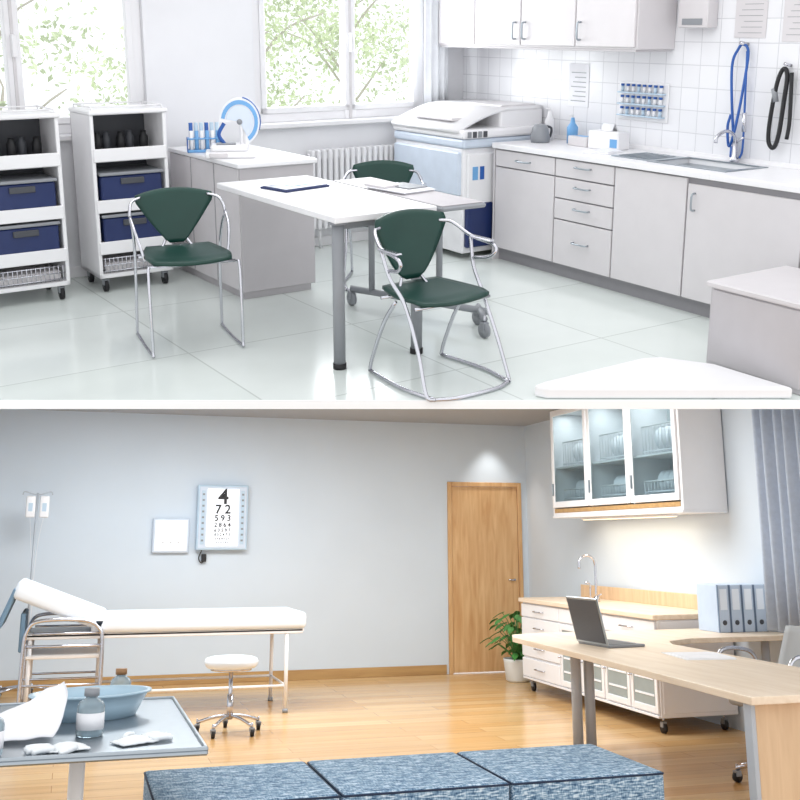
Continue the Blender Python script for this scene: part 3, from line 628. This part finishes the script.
for i in range(3):
    a=i*LN/3+.01; b=(i+1)*LN/3-.01
    for (p,q,r_,t) in [(a,a+.055,z0+.08,z1),(b-.055,b,z0+.08,z1),(a+.055,b-.055,z0+.08,z0+.14),(a+.055,b-.055,z1-.06,z1)]: o.box(-.02,.0,p,q,r_,t,WHL,.004)
    o.box(-.012,-.008,a+.055,b-.055,z0+.14,z1-.06,GLC,0)
    o.box(-.035,-.02,b-.045,b-.03,z0+.2,z0+.32,STEEL,.003)
    for zz,hh in ((1.82,.12),(2.165,.25)):
        n=12
        for k in range(n):
            y=a+.09+k*(b-a-.18)/(n-1); o.tube([(.08,y,zz),(.08,y+.01,zz+hh),(.25,y+.01,zz+hh)],.005,WHL,6)
        o.tube([(.08,a+.08,zz+.03),(.08,b-.08,zz+.03)],.006,WHL,6); o.tube([(.08,a+.08,zz+hh),(.08,b-.08,zz+hh)],.007,WHL,6)
    for k in range(6): o.lathe([(.0,0),(.09,.0),(.1,.008),(0,.008)],(0,0,0),PAP,20,mtx=Matrix.Translation((.25,a+.15+k*.09,1.94))@Matrix.Rotation(rad(80),4,'X'))
    for k in range(5): o.lathe([(.0,0),(.11,.0),(.12,.008),(0,.008)],(0,0,0),PAP,20,mtx=Matrix.Translation((.26,a+.17+k*.11,2.3))@Matrix.Rotation(rad(80),4,'X'))
o.done()
o=O("under_cabinet_lamp",(4.85,8.0,1.64),room=2); o.box(0,.06,0,1.7,0,.018,WHL,.003); o.box(.01,.05,.02,1.68,-.004,0,mat("warm_diffuser",(255,230,190),.5,emis=2),0); o.done()
o=O("potted_plant",(4.62,10.85,0),room=2)
o.lathe([(0,0),(.11,0),(.13,.02),(.15,.2),(.155,.23),(.14,.23),(.135,.21),(0,.21)],(0,0,0),POT,24); o.lathe([(0,.2),(.135,.2),(.135,.212),(0,.215)],(0,0,0),SOIL)
for k in range(80):
    a=random.random()*6.28; l=random.uniform(.08,.32); h=random.uniform(.28,.7); c,s_=math.cos(a),math.sin(a)
    tip=Vector((c*l,s_*l,h)); o.tube([(c*.02,s_*.02,.2),(c*l*.5,s_*l*.5,h*.8),tip],.004,LEAF,5,sm=3)
    side=Vector((-s_,c,0)); d=Vector((c,s_,-.3)).normalized()
    o.plate(lambda u,v:tip+d*(u*.13-.02)+side*((v-.5)*.07*math.sin(min(1,u+.05)*3.0))+Vector((0,0,-.03*u*u+.015*abs(v-.5))),6,4,(0,0,.001),LEAF)
o.done()
# =====================================================  lights
w=bpy.data.worlds.new("World"); sc.world=w; w.use_nodes=True; bg=w.node_tree.nodes["Background"]; bg.inputs[0].default_value=(.97,.985,1,1); bg.inputs[1].default_value=1.35
area("ceiling_fill_light",(2.6,5.8,2.55),2.0,1.0,14,1); area("ceiling_fill_light",(4.2,4.6,2.55),1.5,1.5,14,1)  # added area lamps out of view, filling the upper room
area("window_daylight",(4.36,YB+.35,1.75),1.4,1.3,55,1,(.97,.99,1),Matrix.Rotation(rad(-90),4,'X'))
area("ceiling_fill_light",(0.9,9.0,2.74),2.0,1.6,115,2,(.95,.985,1)); area("ceiling_fill_light",(3.2,8.2,2.74),1.8,1.6,92,2,(.96,.985,1))  # unseen fill lamps added under the lower ceiling to brighten the walls
area("under_cabinet_light",(4.88,8.9,1.63),.06,1.7,4.5,2,(1,.84,.62))
for k in range(3): area("cabinet_fill_light",(4.85,8.0+.8*k,2.7),.1,.6,3,2,(1,1,1))  # added lamps that brighten the cabinet interior, no fixture there
def spot(name,loc,power,ang,color,room):
    l=bpy.data.lights.new(name,'SPOT'); l.energy=power; l.spot_size=rad(ang); l.spot_blend=.8; l.color=color; l.shadow_soft_size=.04
    ob=bpy.data.objects.new(name,l); sc.collection.objects.link(ob); ob.matrix_world=ROOM[room]@Matrix.Translation(loc)
spot("door_downlight",(4.65,11.42,2.74),28,80,(1,.97,.92),2)
# camera
cam=bpy.data.cameras.new("camera"); co=bpy.data.objects.new("camera",cam); sc.collection.objects.link(co)
cam.sensor_width=36; cam.lens=47.25; cam.shift_y=-.14625; cam.clip_start=.05; cam.clip_end=200
co.matrix_world=Matrix.Translation((0,0,CAMZ))@Matrix.Rotation(rad(-17),4,'Z')@Matrix.Rotation(rad(90)+PITCH/2,4,'X')
sc.camera=co
